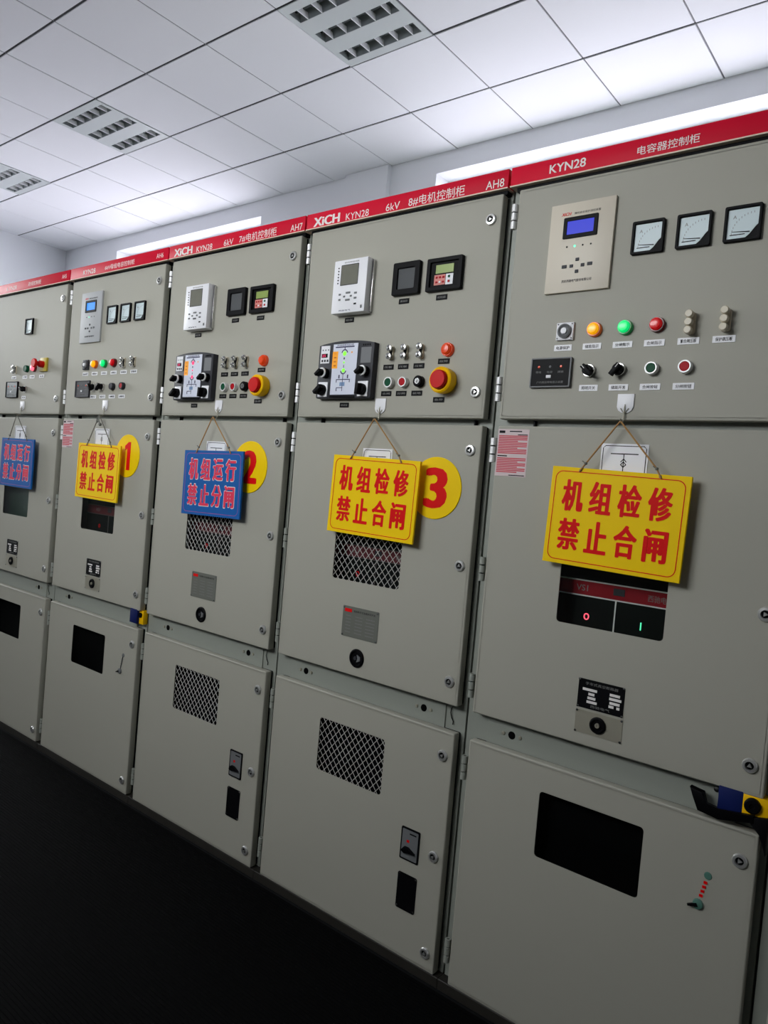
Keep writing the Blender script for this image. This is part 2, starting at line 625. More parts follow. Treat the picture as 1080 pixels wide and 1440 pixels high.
def hinge_mesh(hm):
    m = MB()
    for a, b in ((-0.034, -0.0135), (-0.0100, 0.0100), (0.0135, 0.034)):
        m.lathe([(0.0, a), (0.0085, a), (0.0085, b), (0.0, b)], 12, axis='z')
    m.lathe([(0.0, -0.034), (0.004, -0.034), (0.004, 0.034), (0.0, 0.034)], 8, axis='z', mi=1)
    m.box(0.0, 0.012, 0.006, 0.009, -0.031, 0.031, mi=0)
    m.box(-0.003, 0.003, 0.002, 0.03, -0.02, 0.02, mi=1)
    return m.mesh('hinge', [hm, BLACK])


def screw(m, x, z, y=0, r=0.0035, mi=0):
    m.lathe([(r, 0), (r * 0.9, 0.0012), (0, 0.0018)], 8, c=(x, y, z), mi=mi)


def make_door(parent, name, zr, hole, locks, hinges):
    z0, z1 = zr

    def make():
        holes = [rrect(hole[0], hole[1], hole[2], hole[3], 0.010)] if hole else []
        me = sheet(rrect(DX0, DX1, z0, z1, 0.004, 3), [rrect(DX0 + .012, DX1 - .012, z0 + .012, z1 - .012, 0.002, 2)], 0.0, 0.028, PAINT, 0.0035)
        m2 = sheet(rrect(DX0 + .0065, DX1 - .0065, z0 + .0065, z1 - .0065, 0.002, 2), holes, 0.0, 0.0022, PAINT, 0.0006)
        mb = MB()
        mb.bm.from_mesh(me)
        mb.bm.from_mesh(m2)
        return mb.mesh('door', PAINT)
    d = link(name, cached(('door', zr, hole), make), parent)
    link('gap_shade_ring', cached(('gap_ring', zr), lambda: ring_frame(DX0 + .003, DX1 - .002, z0 + .003, z1 - .002, 0.012, 0.0285, 0.0355, BLACK, 0.003, 0.0005)), d)  # black ring painted as the shade in the gap behind the door edge
    for z in locks:
        link('lock', cached('lock', lock_mesh), d, (0.752, 0.0, z), (0, random.choice((0, PI / 2, 0.6)), 0))
    for z in hinges:
        hm = ZINC if z > 1.4 else FRAME
        link('hinge', cached('hinge' + hm.name, lambda: hinge_mesh(hm)), d, (0.0225, 0.006, z))
    return d


def frame_mesh():
    y = 0.036
    op = [rrect(0.075, 0.735, 1.69, 2.255, 0.004), rrect(0.075, 0.735, 0.86, 1.60, 0.004), rrect(0.075, 0.735, 0.07, 0.715, 0.004)]
    me = sheet([(0.003, 0.026), (0.797, 0.026), (0.797, 2.35), (0.003, 2.35)], op, y, y + 0.003, FRAME, 0.0004)
    m = MB()
    m.bm.from_mesh(me)
    m.box(0.003, 0.005, y + .003, 1.45, 0.026, 2.35)
    m.box(0.795, 0.797, y + .003, 1.45, 0.026, 2.35)
    m.box(0.005, 0.795, y + .003, 1.45, 2.348, 2.35)
    m.box(0.005, 0.795, y + .003, 1.45, 0.026, 0.028)
    m.box(0.003, 0.797, 1.45, 1.452, 0.026, 2.35)
    return m.mesh('frame', FRAME)


def strip_mesh(right_holes):
    m = MB()
    m.box(0.073, 0.728, 0.031, 0.0358, 0.735, 0.83, bev=0.0008, seg=1)
    for hx in ([0.150, 0.650] if right_holes else [0.150]):
        m.lathe([(0.011, 0), (0.011, 0.0006), (0, 0.0006)], 16, c=(hx, 0.031, 0.779), mi=1)
        for s in (-1, 1):
            m.lathe([(0.0055, 0), (0.005, 0.003), (0, 0.004)], 10, c=(hx + s * 0.026, 0.031, 0.779), mi=2)
    return m.mesh('cover_strip', [FRAME, VOID, STEEL])


def seam_mesh():
    m = MB()
    for x in (0.135, 0.745):
        m.box(x - 0.002, x + 0.002, 0.020, 0.036, 1.634, 1.649)
    return m.mesh('spacer', BLACK)


def banner(c, texts):
    def make():
        m = MB()
        m.box(0.004, 0.796, 0.0, 0.034, 2.300, 2.351, bev=0.0015)
        return m.mesh('name_banner', RED)
    b = link('name_banner', cached('banner', make), c)
    link('trim_line', cached('trimline', lambda: MB().box(0.004, 0.796, -0.002, 0.034, 2.2965, 2.3000).mesh('trim_line', CREAM)), b, label='cream line along the lower edge of the red banner')
    for s, xa, xb, za, zb, bold in texts:
        link('lettering', text_mesh(s, WHITEINK, xb - xa, zb - za, bold), b, ((xa + xb) / 2, 0.0002, (za + zb) / 2))


def label_plate(c, x, z, w, h, dark, text=None):
    base = BLACK if dark else WHITE
    p = link('label_plate', cached(('lp', w, h, dark), lambda: MB().box(-w / 2, w / 2, -0.0015, 0.0, -h / 2, h / 2, bev=0.0004, seg=1).mesh('label_plate', base)), c, (x, 0, z))
    if text:
        link('lettering', text_mesh(text, GREYINK if dark else BLACKINK, w * 0.74, h * (0.42 if dark else 0.55), 0.01, thick=0.0002), p, (0, -0.0015, 0))
    return p


def ring_mesh(r, h, m):
    return MB().lathe([(r, 0), (r, h * 0.6), (r * 0.93, h), (r * 0.74, h), (r * 0.72, h * 0.5), (0, h * 0.5)], 24).mesh('ring', m)


def lamp(c, x, z, m, label, r=0.019, name='indicator_lamp', bez=None):
    bez = bez or {LAMPYEL: ORANGEB, LAMPGRN: GREENB, LAMPRED: REDB, LAMPPINK: REDB, ORANGE: ORANGE}[m]
    o = link(name, cached(('lampb', bez.name, r), lambda: ring_mesh(r, 0.012, bez)), c, (x, 0, z), label=label)
    link('lens', cached(('lampl', m.name, r), lambda: MB().lathe([(r * 0.80, 0.006), (r * 0.79, 0.016), (r * 0.6, 0.021), (0, 0.023)], 24).mesh('lens', m)), o)
    return o


def push_button(c, x, z, m, label, r=0.016, rim=None):
    rim = rim or ZINC
    o = link('push_button', cached(('pb', r, rim.name), lambda: ring_mesh(r, 0.016, rim)), c, (x, 0, z), label=label)
    link('cap', cached(('pbc', m.name, r), lambda: MB().lathe([(r * 0.72, 0.006), (r * 0.72, 0.014), (r * 0.62, 0.0155), (0, 0.0155)], 20).mesh('cap', m)), o)
    return o


def selector(c, x, z, ang, y=0.0, r=0.0165, mr=CHROME, name='selector_switch', label=None):
    o = link(name, cached(('selr', mr.name, r), lambda: ring_mesh(r, 0.010, mr)), c, (x, y, z), label=label)

    def knob():
        m = MB()
        m.lathe([(r * 0.8, 0.004), (r * 0.8, 0.02), (r * 0.7, 0.022), (0, 0.022)], 20)
        m.prism([(-0.005, -r * 1.25), (0.005, -r * 1.25), (0.006, r * 0.8), (-0.006, r * 0.8)], -0.034, -0.020, bev=0.0015)
        m.box(-0.0008, 0.0008, -0.0345, -0.033, r * 0.1, r * 0.75, mi=1)
        return m.mesh('knob', [BLACK, WHITEINK])
    link('knob', cached(('selk', r), knob), o, (0, 0, 0), (0, ang, 0))
    return o


def link_block(c, x, z, kind):
    """test link: three knobs in a stack on a moulded base"""
    if kind == 'ivory':
        def base():
            m = MB()
            m.prism(rrect(-0.010, 0.010, -0.027, 0.027, 0.008), -0.007, 0.0, bev=0.0015)
            return m.mesh('test_link', IVORY)

        def knob():
            return MB().lathe([(0.0045, 0.006), (0.0045, 0.014), (0.0095, 0.016), (0.0095, 0.026), (0.0075, 0.029), (0, 0.029)], 16).mesh('knob', IVORY)
        o = link('test_link', cached('tli', base), c, (x, 0, z), label='ivory test link with three knobs')
        for dz in (-0.019, 0.0, 0.019):
            link('knob', cached('tlk', knob), o, (0, 0, dz))
    else:
        def base():
            m = MB()
            m.prism(rrect(-0.008, 0.008, -0.022, 0.022, 0.006), -0.006, 0.0)
            m.box(-0.004, 0.004, -0.010, -0.006, -0.016, 0.016, mi=1)
            return m.mesh('test_link', [IVORY, BLACK])

        def knob():
            return MB().lathe([(0.004, 0.006), (0.004, 0.012), (0.0098, 0.014), (0.0098, 0.020), (0.0045, 0.021), (0.004, 0.027), (0, 0.027)], 14).mesh('knob', CHROME)
        o = link('test_link', cached('tlc', base), c, (x, 0, z), label='chromed test link with two knurled knobs')
        for dz in (-0.0125, 0.0125):
            link('knob', cached('tlck', knob), o, (0, 0, dz))
    return o


def meter(c, x, z):
    """square panel meter 80 mm, white dial with the lower right corner cut for the movement"""
    o = link('panel_meter', cached('meter', lambda: ring_frame(-0.0395, 0.0395, -0.0405, 0.0405, 0.006, -0.010, 0.0, BLACK, 0.004)), c, (x, 0, z), label='square meter with black rim and white dial')
    e = 0.0340
    link('movement_cover', cached('meterc', lambda: MB().box(-e, e, -0.003, 0.0, -e, e).mesh('movement_cover', BLACK)), o)

    def dial():
        m = MB()
        m.prism([(-e + .001, -e + .001), (0.006, -e + .001), (0.015, -0.026), (0.027, -0.010), (e - .001, -0.004), (e - .001, e - .001), (-e + .001, e - .001)], -0.0042, -0.003)
        m.box(-0.026, 0.006, -0.0045, -0.0042, -0.0255, -0.0235, mi=1)
        for q in range(11):
            a = math.radians(92 + q * 8.5)
            cx, cz = 0.024, -0.024
            for rr in (0.047,):
                x0, z0 = cx + rr * math.cos(a), cz + rr * math.sin(a)
                m.box(x0 - 0.0005, x0 + 0.0005, -0.0044, -0.0042, z0 - 0.0022, z0 + 0.0022, mi=2)
        return m.mesh('dial', [PALEBLUE, BLACKINK, GREYINK])
    d = link('dial', cached('meterd', dial), o)
    link('lettering', text_mesh('A', GREYINK, None, 0.008, 0.0, thick=0.0002), d, (-0.018, -0.0042, 0.016))
    link('needle', cached('metern', lambda: MB().prism([(0.016, -0.022), (-0.023, -0.0175), (-0.023, -0.0165), (0.016, -0.0195)], -0.0052, -0.0046).mesh('needle', BLACKINK)), o)


def flat_button(o, x, z, w, h, m, y, name='button'):
    link(name, cached(('fb', w, h, m.name), lambda: MB().box(-w / 2, w / 2, -0.0018, 0.0, -h / 2, h / 2, bev=0.0008, seg=1).mesh(name, m)), o, (x, y, z))


def led(o, x, z, m, y, r=0.0024):
    link('indicator_led', cached(('led', m.name, r), lambda: MB().lathe([(r, 0), (r * 0.8, 0.0012), (0, 0.0016)], 10).mesh('led', m)), o, (x, y, z))


def flat_relay(c, lcd, panel, label):
    """thin protection relay with a flush front 178 x 232"""
    o = link('protection_relay', cached(('relay', panel.name), lambda: MB().box(-0.0885, 0.0885, -0.009, 0.0, -0.1165, 0.1165, bev=0.0012).mesh('protection_relay', panel)), c, (0.232, 0, 2.101), label=label)
    y = -0.009
    link('screen_bezel', cached('rbez', lambda: ring_frame(-0.049, 0.0455, 0.023, 0.0785, 0.0105, y - 0.003, y, BLACK, 0.003)), o)
    link('screen', cached(('rscr', lcd.name), lambda: MB().box(-0.040, 0.036, y - 0.0012, y, 0.032, 0.070).mesh('screen', lcd)), o, label='lit blue screen')
    for x, lm in ((-0.035, BLACK), (-0.013, LEDGRN), (0.009, BLACK), (0.031, BLACK)):
        led(o, x, 0.002, lm, y, 0.0032 if lm is LEDGRN else 0.0024)
    for x, z, ww in ((-0.037, -0.0495, 0.014), (-0.017, -0.050, 0.010), (-0.002, -0.034, 0.010), (-0.001, -0.065, 0.010), (0.014, -0.050, 0.010), (0.0335, -0.049, 0.014)):
        flat_button(o, x, z, ww, 0.0085, DGREY, y)
    link('lettering', text_mesh('XiCH', REDINK, 0.028, 0.008, 0.03, thick=0.0002, shear=0.3), o, (-0.044, y, 0.0885), label='red logo')
    link('lettering', text_mesh('微机综合保护测控装置', BLACKINK, 0.072, 0.006, thick=0.0002), o, (0.014, y, 0.0878))
    link('lettering', text_mesh('西安西驰电气股份有限公司', BLACKINK, 0.082, 0.0075, 0.01, thick=0.0002), o, (0.0, y, -0.088))
    return o


def indicator_panel(c, x, z, w, h, label, frame_m, face_m):
    o = link('indicator_panel', cached(('ip', w, h, frame_m.name), lambda: ring_frame(-w / 2, w / 2, -h / 2, h / 2, 0.004, -0.010, 0.0, frame_m, 0.003)), c, (x, 0, z), label=label)
    f = link('face', cached(('ipf', w, h, face_m.name), lambda: MB().box(-w / 2 + .004, w / 2 - .004, -0.0075, 0.0, -h / 2 + .004, h / 2 - .004).mesh('face', face_m)), o)
    y = -0.0075
    for px, lm in ((-0.3, ORANGE), (-0.02, MGREY), (0.25, ORANGE)):
        led(f, px * w, 0.2 * h, lm, y, 0.0035)
    for px, t in ((-0.3, '带电'), (-0.02, '电源'), (0.25, '闭锁')):
        link('lettering', text_mesh(t, GREYINK, 0.016, 0.006, thick=0.0002), f, (px * w, y, 0.02 * h))
    flat_button(f, -0.04 * w, -0.13 * h, 0.014, 0.008, WHITE, y)
    link('lettering', text_mesh('户内高压带电显示装置', GREYINK, 0.66 * w, 0.006, thick=0.0002), f, (0, y, -0.32 * h))
    return o


def sticky_hook(c, x, z):
    def plate():
        m = MB()
        m.prism([(-0.021, 0.024), (-0.021, -0.008), (-0.017, -0.017), (-0.008, -0.023), (0.008, -0.023), (0.017, -0.017), (0.021, -0.008), (0.021, 0.024)], -0.004, 0.0, bev=0.001)
        return m.mesh('sticky_hook', WHITE)
    o = link('sticky_hook', cached('hook', plate), c, (x, 0, z), label='white stick-on hook')
    pts = [(0.0, -0.002, 0.0), (0, -0.006, -0.008), (0, -0.006, -0.04), (0, -0.010, -0.047), (0, -0.018, -0.050), (0, -0.026, -0.047), (0, -0.028, -0.040)]
    link('hook_wire', cached('hookw', lambda: MB().tube(pts, 0.0016, 8).tube([(0.010, -0.005, -0.012), (0.0, -0.005, -0.026), (-0.010, -0.005, -0.012)], 0.0014, 6).mesh('hook_wire', STEEL)), o)


def interlock_plate(c, x, z, full=True):
    pass


def wire_screen(x0, x1, z0, z1, p, q, r=0.0011):
    """expanded metal: diamonds of width p and height q"""
    m = MB()
    slope = q / p
    for s in (1, -1):
        # lines z = s*slope*x + k
        ks = [z - s * slope * x for x in (x0, x1) for z in (z0, z1)]
        kk = math.ceil(min(ks) / q) * q
        while kk <= max(ks):
            pts = []
            for x in (x0, x1):
                z = s * slope * x + kk
                if z0 - 1e-9 <= z <= z1 + 1e-9:
                    pts.append((x, z))
            for z in (z0, z1):
                x = (z - kk) / (s * slope)
                if x0 - 1e-9 <= x <= x1 + 1e-9:
                    pts.append((x, z))
            if len(pts) >= 2:
                a, b = min(pts), max(pts)
                if math.dist(a, b) > 0.01:
                    yy = 0.0 if s > 0 else 0.0012
                    m.tube([(a[0], yy, a[1]), (b[0], yy, b[1])], r, 5)
            kk += q
    return m.mesh('wire_mesh', WIRE)


def breaker(c, dim):
    """front of the breaker truck seen through the middle window"""
    o = link('circuit_breaker', cached('brk', lambda: MB().box(0.2, 0.6, 0.062, 0.5, 1.02, 1.55, bev=0.004).mesh('circuit_breaker', BREAKER)), c, label='dark breaker front behind the door window')
    y = 0.062
    b = link('red_band', cached('brb', lambda: MB().box(0.205, 0.595, y - 0.002, y, 1.195, 1.232).mesh('red_band', BRED)) if not dim else cached('brbd', lambda: MB().box(0.205, 0.595, y - 0.002, y, 1.195, 1.232).mesh('red_band', BRED_SHADED)), o, label='red band')

    def lines():
        m = MB()
        for z in (1.2335, 1.1935):
            m.box(0.205, 0.595, y - 0.0028, y - 0.0005, z - 0.0017, z + 0.0017)
        m.box(0.392, 0.3955, y - 0.0028, y - 0.0005, 1.03, 1.192)
        return m.mesh('white_lines', WHITEINK if not dim else LINE_SHADED)
    link('white_lines', cached(('brl', dim), lines), o)
    flat_button(o, 0.4, 1.2155, 0.030, 0.018, DGREY, y - 0.002, 'counter_window')
    link('lettering', text_mesh('VS1', GREYINK, 0.032, 0.016, thick=0.0003), o, (0.30, y - 0.002, 1.214))
    link('lettering', text_mesh('西驰电气', GREYINK, 0.062, 0.017, thick=0.0003), o, (0.505, y - 0.002, 1.213))
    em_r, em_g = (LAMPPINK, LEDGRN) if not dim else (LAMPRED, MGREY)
    link('off_mark', text_mesh('O', em_r, 0.015, 0.018, 0.02, thick=0.0008), o, (0.318, y, 1.139), label='red round OFF mark')
    link('on_mark', text_mesh('I', em_g, 0.003, 0.02, 0.0, thick=0.0008), o, (0.462, y, 1.139), label='green ON mark')
    return o


def pane(c, hole):
    x0, x1, z0, z1 = hole
    link('window_pane', cached(('pane', hole), lambda: MB().box(x0 - .008, x1 + .008, 0.0026, 0.0056, z0 - .008, z1 + .008).mesh('window_pane', GLASS)), c)


def back_board(c, hole, m, y=0.046, name='shade_board'):  # default board is a dark sheet standing in for the unlit compartment
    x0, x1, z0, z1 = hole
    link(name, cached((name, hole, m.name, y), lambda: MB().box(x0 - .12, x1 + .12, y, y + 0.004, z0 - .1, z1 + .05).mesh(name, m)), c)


def nameplate_black(c):
    """black rating plate with white fields over a steel plate with the crank socket"""
    def p1():
        m = MB()
        m.prism(rrect(0.341, 0.461, 0.917, 0.991, 0.003), -0.0016, 0.0)
        for x, z, ww in ((0.372, 0.9655, 0.038), (0.377, 0.9550, 0.016), (0.378, 0.9450, 0.021), (0.3795, 0.9350, 0.027), (0.437, 0.9660, 0.026), (0.439, 0.9560, 0.031), (0.438, 0.9455, 0.026), (0.430, 0.9365, 0.013), (0.4475, 0.936, 0.008)):
            m.box(x - ww / 2, x + ww / 2, -0.002, -0.0016, z - 0.0033, z + 0.0033, mi=1)
        for x in (0.3435, 0.4585):
            for z in (0.9885, 0.9195):
                screw(m, x, z, -0.0016, mi=2)
        return m.mesh('rating_plate', [BLACK, WHITEINK, CHROME])
    o = link('rating_plate', cached('npb', p1), c, label='black rating plate with white fields')
    link('lettering', text_mesh('手车式真空断路器', GREYINK, 0.085, 0.0075, thick=0.0002), o, (0.402, -0.0016, 0.981))
    link('lettering', text_mesh('西驰电气', GREYINK, 0.05, 0.007, thick=0.0002), o, (0.402, -0.0016, 0.925))

    def p2():
        m = MB()
        m.prism(rrect(0.340, 0.463, 0.853, 0.911, 0.002), -0.0014, 0.0)
        for x in (0.343, 0.460):
            for z in (0.9085, 0.8555):
                screw(m, x, z, -0.0014, mi=1)
        return m.mesh('socket_plate', [STEEL, CHROME])
    o = link('socket_plate', cached('spl', p2), c, label='steel plate around a black crank socket')

    def sk():
        m = MB()
        m.lathe([(0.021, 0), (0.021, 0.004), (0.018, 0.006), (0.015, 0.006), (0.014, 0.002), (0, 0.002)], 24)
        m.lathe([(0.006, 0.002), (0.006, 0.0065), (0.003, 0.0065), (0.0028, 0.003), (0, 0.003)], 14, mi=1)
        return m.mesh('crank_socket', [BLACK, STEEL])
    link('crank_socket', cached('sock', sk), o, (0.401, -0.0014, 0.882))


def nameplate_grey(c):
    def p1():
        m = MB()
        m.prism(rrect(0.323, 0.473, 0.942, 1.041, 0.003), -0.0014, 0.0)
        m.box(0.331, 0.361, -0.0018, -0.0014, 1.022, 1.033, mi=2)
        for r in range(6):
            for x, ww in ((0.348, 0.022), (0.392, 0.030), (0.440, 0.036)):
                m.box(x - ww / 2, x + ww / 2, -0.0017, -0.0014, 1.010 - r * 0.0105 - 0.0012, 1.010 - r * 0.0105 + 0.0012, mi=3)
        for x in (0.328, 0.468):
            for z in (1.036, 0.947):
                screw(m, x, z, -0.0014, mi=1)
        return m.mesh('rating_plate', [DARKMETAL, CHROME, REDINK, GREYINK])
    o = link('rating_plate', cached('npg', p1), c, label='dark steel rating plate with a red mark')
    link('lettering', text_mesh('铠装移开式金属封闭开关', BLACKINK, 0.09, 0.007, thick=0.0002), o, (0.414, -0.0014, 1.0275))

    def sk():
        m = MB()
        m.lathe([(0.030, 0), (0.030, 0.003), (0.027, 0.006), (0.023, 0.006), (0.021, 0.002), (0, 0.002)], 28)
        m.prism([(0.002, -0.012), (0.016, -0.006), (0.016, 0.006), (0.002, 0.012), (0.006, 0)], -0.005, -0.002, mi=1)
        m.lathe([(0.006, 0.002), (0.006, 0.006), (0, 0.006)], 12, c=(-0.004, 0, 0), mi=2)
        return m.mesh('crank_socket', [BLACK, MGREY, DGREY])
    link('crank_socket', cached('sockg', sk), c, (0.397, 0, 0.880), label='round black crank socket')


def sticker(c):
    def p():
        m = MB()
        m.box(0.038, 0.134, -0.0006, 0.0, 1.493, 1.623)
        m.box(0.042, 0.060, -0.0009, -0.0006, 1.612, 1.619, mi=2)
        m.box(0.074, 0.112, -0.0009, -0.0006, 1.6155, 1.6185, mi=2)
        m.box(0.042, 0.072, -0.0009, -0.0006, 1.5475, 1.5505, mi=2)
        m.box(0.082, 0.130, -0.0009, -0.0006, 1.495, 1.4975, mi=2)
        m.box(0.100, 0.130, -0.0009, -0.0006, 1.6065, 1.609, mi=2)
        for k in range(11):
            z = 1.604 - k * 0.0047
            w = 0.088 if k % 4 != 3 else 0.06
            m.box(0.042, 0.042 + w, -0.0009, -0.0006, z - 0.0016, z + 0.0016, mi=1)
        for k in range(9):
            z = 1.5425 - k * 0.0047
            w = 0.088 if k % 3 != 2 else 0.064
            m.box(0.042, 0.042 + w, -0.0009, -0.0006, z - 0.0016, z + 0.0016, mi=1)
        return m.mesh('notice_sticker', [mat('sticker_paper', rgb(214, 196, 198), 0.6), mat('sticker_red', rgb(200, 60, 78), 0.6), BLACKINK])
    link('notice_sticker', cached('stk', p), c, label='notice sticker full of fine red lines')


def card(c, x0, x1, ztop):
    """white card with a black line border and a one-line diagram, half behind the hanging sign"""
    def p():
        m = MB()
        m.box(-0.06, 0.06, -0.002, 0.0, -0.17, 0.0, bev=0.0005, seg=1)
        for a in (-0.0545, 0.0545):
            m.box(a - 0.0009, a + 0.0009, -0.0024, -0.002, -0.162, -0.011, mi=1)
        for b in (-0.0055, -0.1675):
            m.box(-0.049, 0.049, -0.0024, -0.002, b - 0.0009, b + 0.0009, mi=1)
        m.prism([(-0.0554, -0.0115), (-0.0536, -0.0105), (-0.0480, -0.0062), (-0.0490, -0.0048)], -0.0024, -0.002, mi=1)
        m.prism([(0.0554, -0.0115), (0.0536, -0.0105), (0.0480, -0.0062), (0.0490, -0.0048)], -0.0024, -0.002, mi=1)
        m.box(-0.034, 0.036, -0.0024, -0.002, -0.0265, -0.0240, mi=1)
        m.box(-0.0010, 0.0010, -0.0024, -0.002, -0.150, -0.026, mi=1)
        for dz in (-0.036, -0.043):
            for s in (-1, 1):
                m.prism([(0, dz), (s * 0.008, dz - 0.009), (s * 0.0066, dz - 0.0105), (0, dz - 0.003)], -0.0024, -0.002, mi=1)
        for s in (-1, 1):
            m.prism([(0, -0.060), (s * 0.008, -0.052), (s * 0.0066, -0.0505), (0, -0.057)], -0.0024, -0.002, mi=1)
        return m.mesh('diagram_card', [WHITE, BLACKINK])
    link('diagram_card', cached('card', p), c, ((x0 + x1) / 2, 0, ztop), label='white card with a black one-line diagram')


def number_disc(c, x, z, r, digit, w):
    o = link('number_disc', cached(('disc', r), lambda: MB().lathe([(0, 0), (r, 0), (r, 0.0022), (r - 0.001, 0.003), (0, 0.003)], 48).mesh('number_disc', YELLOW)), c, (x, 0, z), label='round yellow disc with red digit ' + digit)
    if digit == '1':
        one = MB().prism([(-0.004, -0.061), (0.022, -0.061), (0.022, 0.061), (0.004, 0.061), (-0.022, 0.044), (-0.022, 0.022), (-0.004, 0.032)], -0.0004, 0.0).mesh('digit', REDINK)
        link('digit', one, o, (0.003, -0.003, 0.0))
    else:
        link('digit', text_mesh(digit, REDINK, w, 0.122, 0.05), o, (0.003, -0.003, 0.0))


def hang_wire(c):
    pts = [(0.752, 0.034, 0.812), (0.748, 0.031, 0.802), (0.747, 0.030, 0.79), (0.752, 0.03, 0.776), (0.758, 0.031, 0.766), (0.757, 0.031, 0.757)]
    link('loose_wire', cached('lw', lambda: MB().tube(pts, 0.0016, 6).mesh('loose_wire', BLACK)), c)


def live_stick(c, dark):
    """slim interlock stick: round top, row of small red lamps, round foot with a lever"""
    def p():
        m = MB()
        a, b = Vector((0.690, 0, 0.612)), Vector((0.675, 0, 0.541))
        m.lathe([(0.009, 0), (0.008, 0.002), (0, 0.0025)], 14, c=(a.x, 0, a.z))
        m.lathe([(0.012, 0), (0.011, 0.006), (0.005, 0.008), (0, 0.008)], 14, c=(b.x, 0, b.z))
        m.prism([(b.x - 0.002, b.z + .004), (b.x - 0.022, b.z - 0.006), (b.x - 0.02, b.z - 0.010), (b.x + 0.002, b.z - 0.004)], -0.009, -0.004, mi=2)
        for k in range(4):
            q = a.lerp(b, 0.24 + k * 0.155)
            m.box(q.x - 0.004, q.x + 0.004, -0.002, 0.0, q.z - 0.003, q.z + 0.003, mi=1)
        if dark:
            m.tube([(a.x, -.001, a.z), (b.x, -.001, b.z)], 0.002, 6, mi=2)
        return m.mesh('interlock_stick', [MGREY if dark else mat('teal_plastic', rgb(80, 125, 112), 0.5), MGREY if dark else REDINK, BLACK])
    link('interlock_stick', cached(('ls', dark), p), c)


def key_interlock(c, handle):
    """blue and yellow electromagnetic lock above the lower door"""
    xs, xe, xk, rk = (0.694, 0.745, 0.766, 1.0) if handle else (0.716, 0.768, 0.779, 0.62)
    o = link('door_interlock', cached(('ki', handle), lambda: MB().box(xs, xe, 0.0, 0.034, 0.764, 0.826, bev=0.001).mesh('door_interlock', NAVYPLATE)), c, label='navy and yellow door interlock')
    y = link('lock_plate', cached(('kiy', handle), lambda: MB().box(xe, 0.798, 0.0 if handle else 0.012, 0.034, 0.764, 0.822, bev=0.001).mesh('lock_plate', ESYEL)), o, label='yellow end block')
    link('lock_knob', cached('kik', lambda: MB().lathe([(0.017, 0), (0.017, 0.008), (0.014, 0.012), (0.006, 0.012), (0.005, 0.008), (0, 0.008)], 20).mesh('lock_knob', BLACK)), o, (xk, 0 if handle else 0.012, 0.802)).scale = (rk, rk, rk)
    if handle:
        def hd():
            m = MB()
            m.prism([(0.634, 0.805), (0.664, 0.800), (0.672, 0.776), (0.70, 0.772), (0.772, 0.783), (0.772, 0.766), (0.70, 0.750), (0.655, 0.756), (0.643, 0.785)], -0.012, 0.006, bev=0.003)
            m.prism([(0.752, 0.775), (0.80, 0.785), (0.80, 0.70), (0.787, 0.745)], -0.008, 0.01, bev=0.002)
            return m.mesh('lever_handle', BLACK)
        link('lever_handle', cached('kih', hd), o)
        link('bolt', cached('kib', lambda: MB().lathe([(0.006, 0), (0.006, 0.003), (0, 0.005)], 10).mesh('bolt', CHROME)), o, (0.683, 0.031, 0.803))


def side_plates(c):
    """small control plate and black blank plate on the lower motor doors"""
    def p1():
        m = MB()
        m.prism(rrect(0.632, 0.700, 0.323, 0.421, 0.004), -0.003, 0.0)
        m.prism(rrect(0.637, 0.695, 0.328, 0.416, 0.003), -0.0036, -0.003, mi=1)
        m.box(0.655, 0.664, -0.004, -0.0036, 0.378, 0.386, mi=2)
        m.box(0.664, 0.688, -0.004, -0.0036, 0.404, 0.408, mi=0)
        m.prism([(0.640, 0.352), (0.650, 0.365), (0.664, 0.365), (0.690, 0.352), (0.668, 0.350), (0.652, 0.346)], -0.012, -0.0036, mi=0)
        return m.mesh('heater_switch', [BLACK, MGREY, REDINK])
    link('heater_switch', cached('sp1', p1), c, label='grey switch plate with black rim and lever')

    def p2():
        m = MB()
        m.prism(rrect(0.632, 0.702, 0.172, 0.282, 0.006), -0.002, 0.0)
        for x in (0.637, 0.697):
            for z in (0.178, 0.276):
                screw(m, x, z, -0.002, 0.004, mi=1)
        return m.mesh('blank_plate', [BLACK, CHROME])
    link('blank_plate', cached('sp2', p2), c, label='black blank plate with four screws')


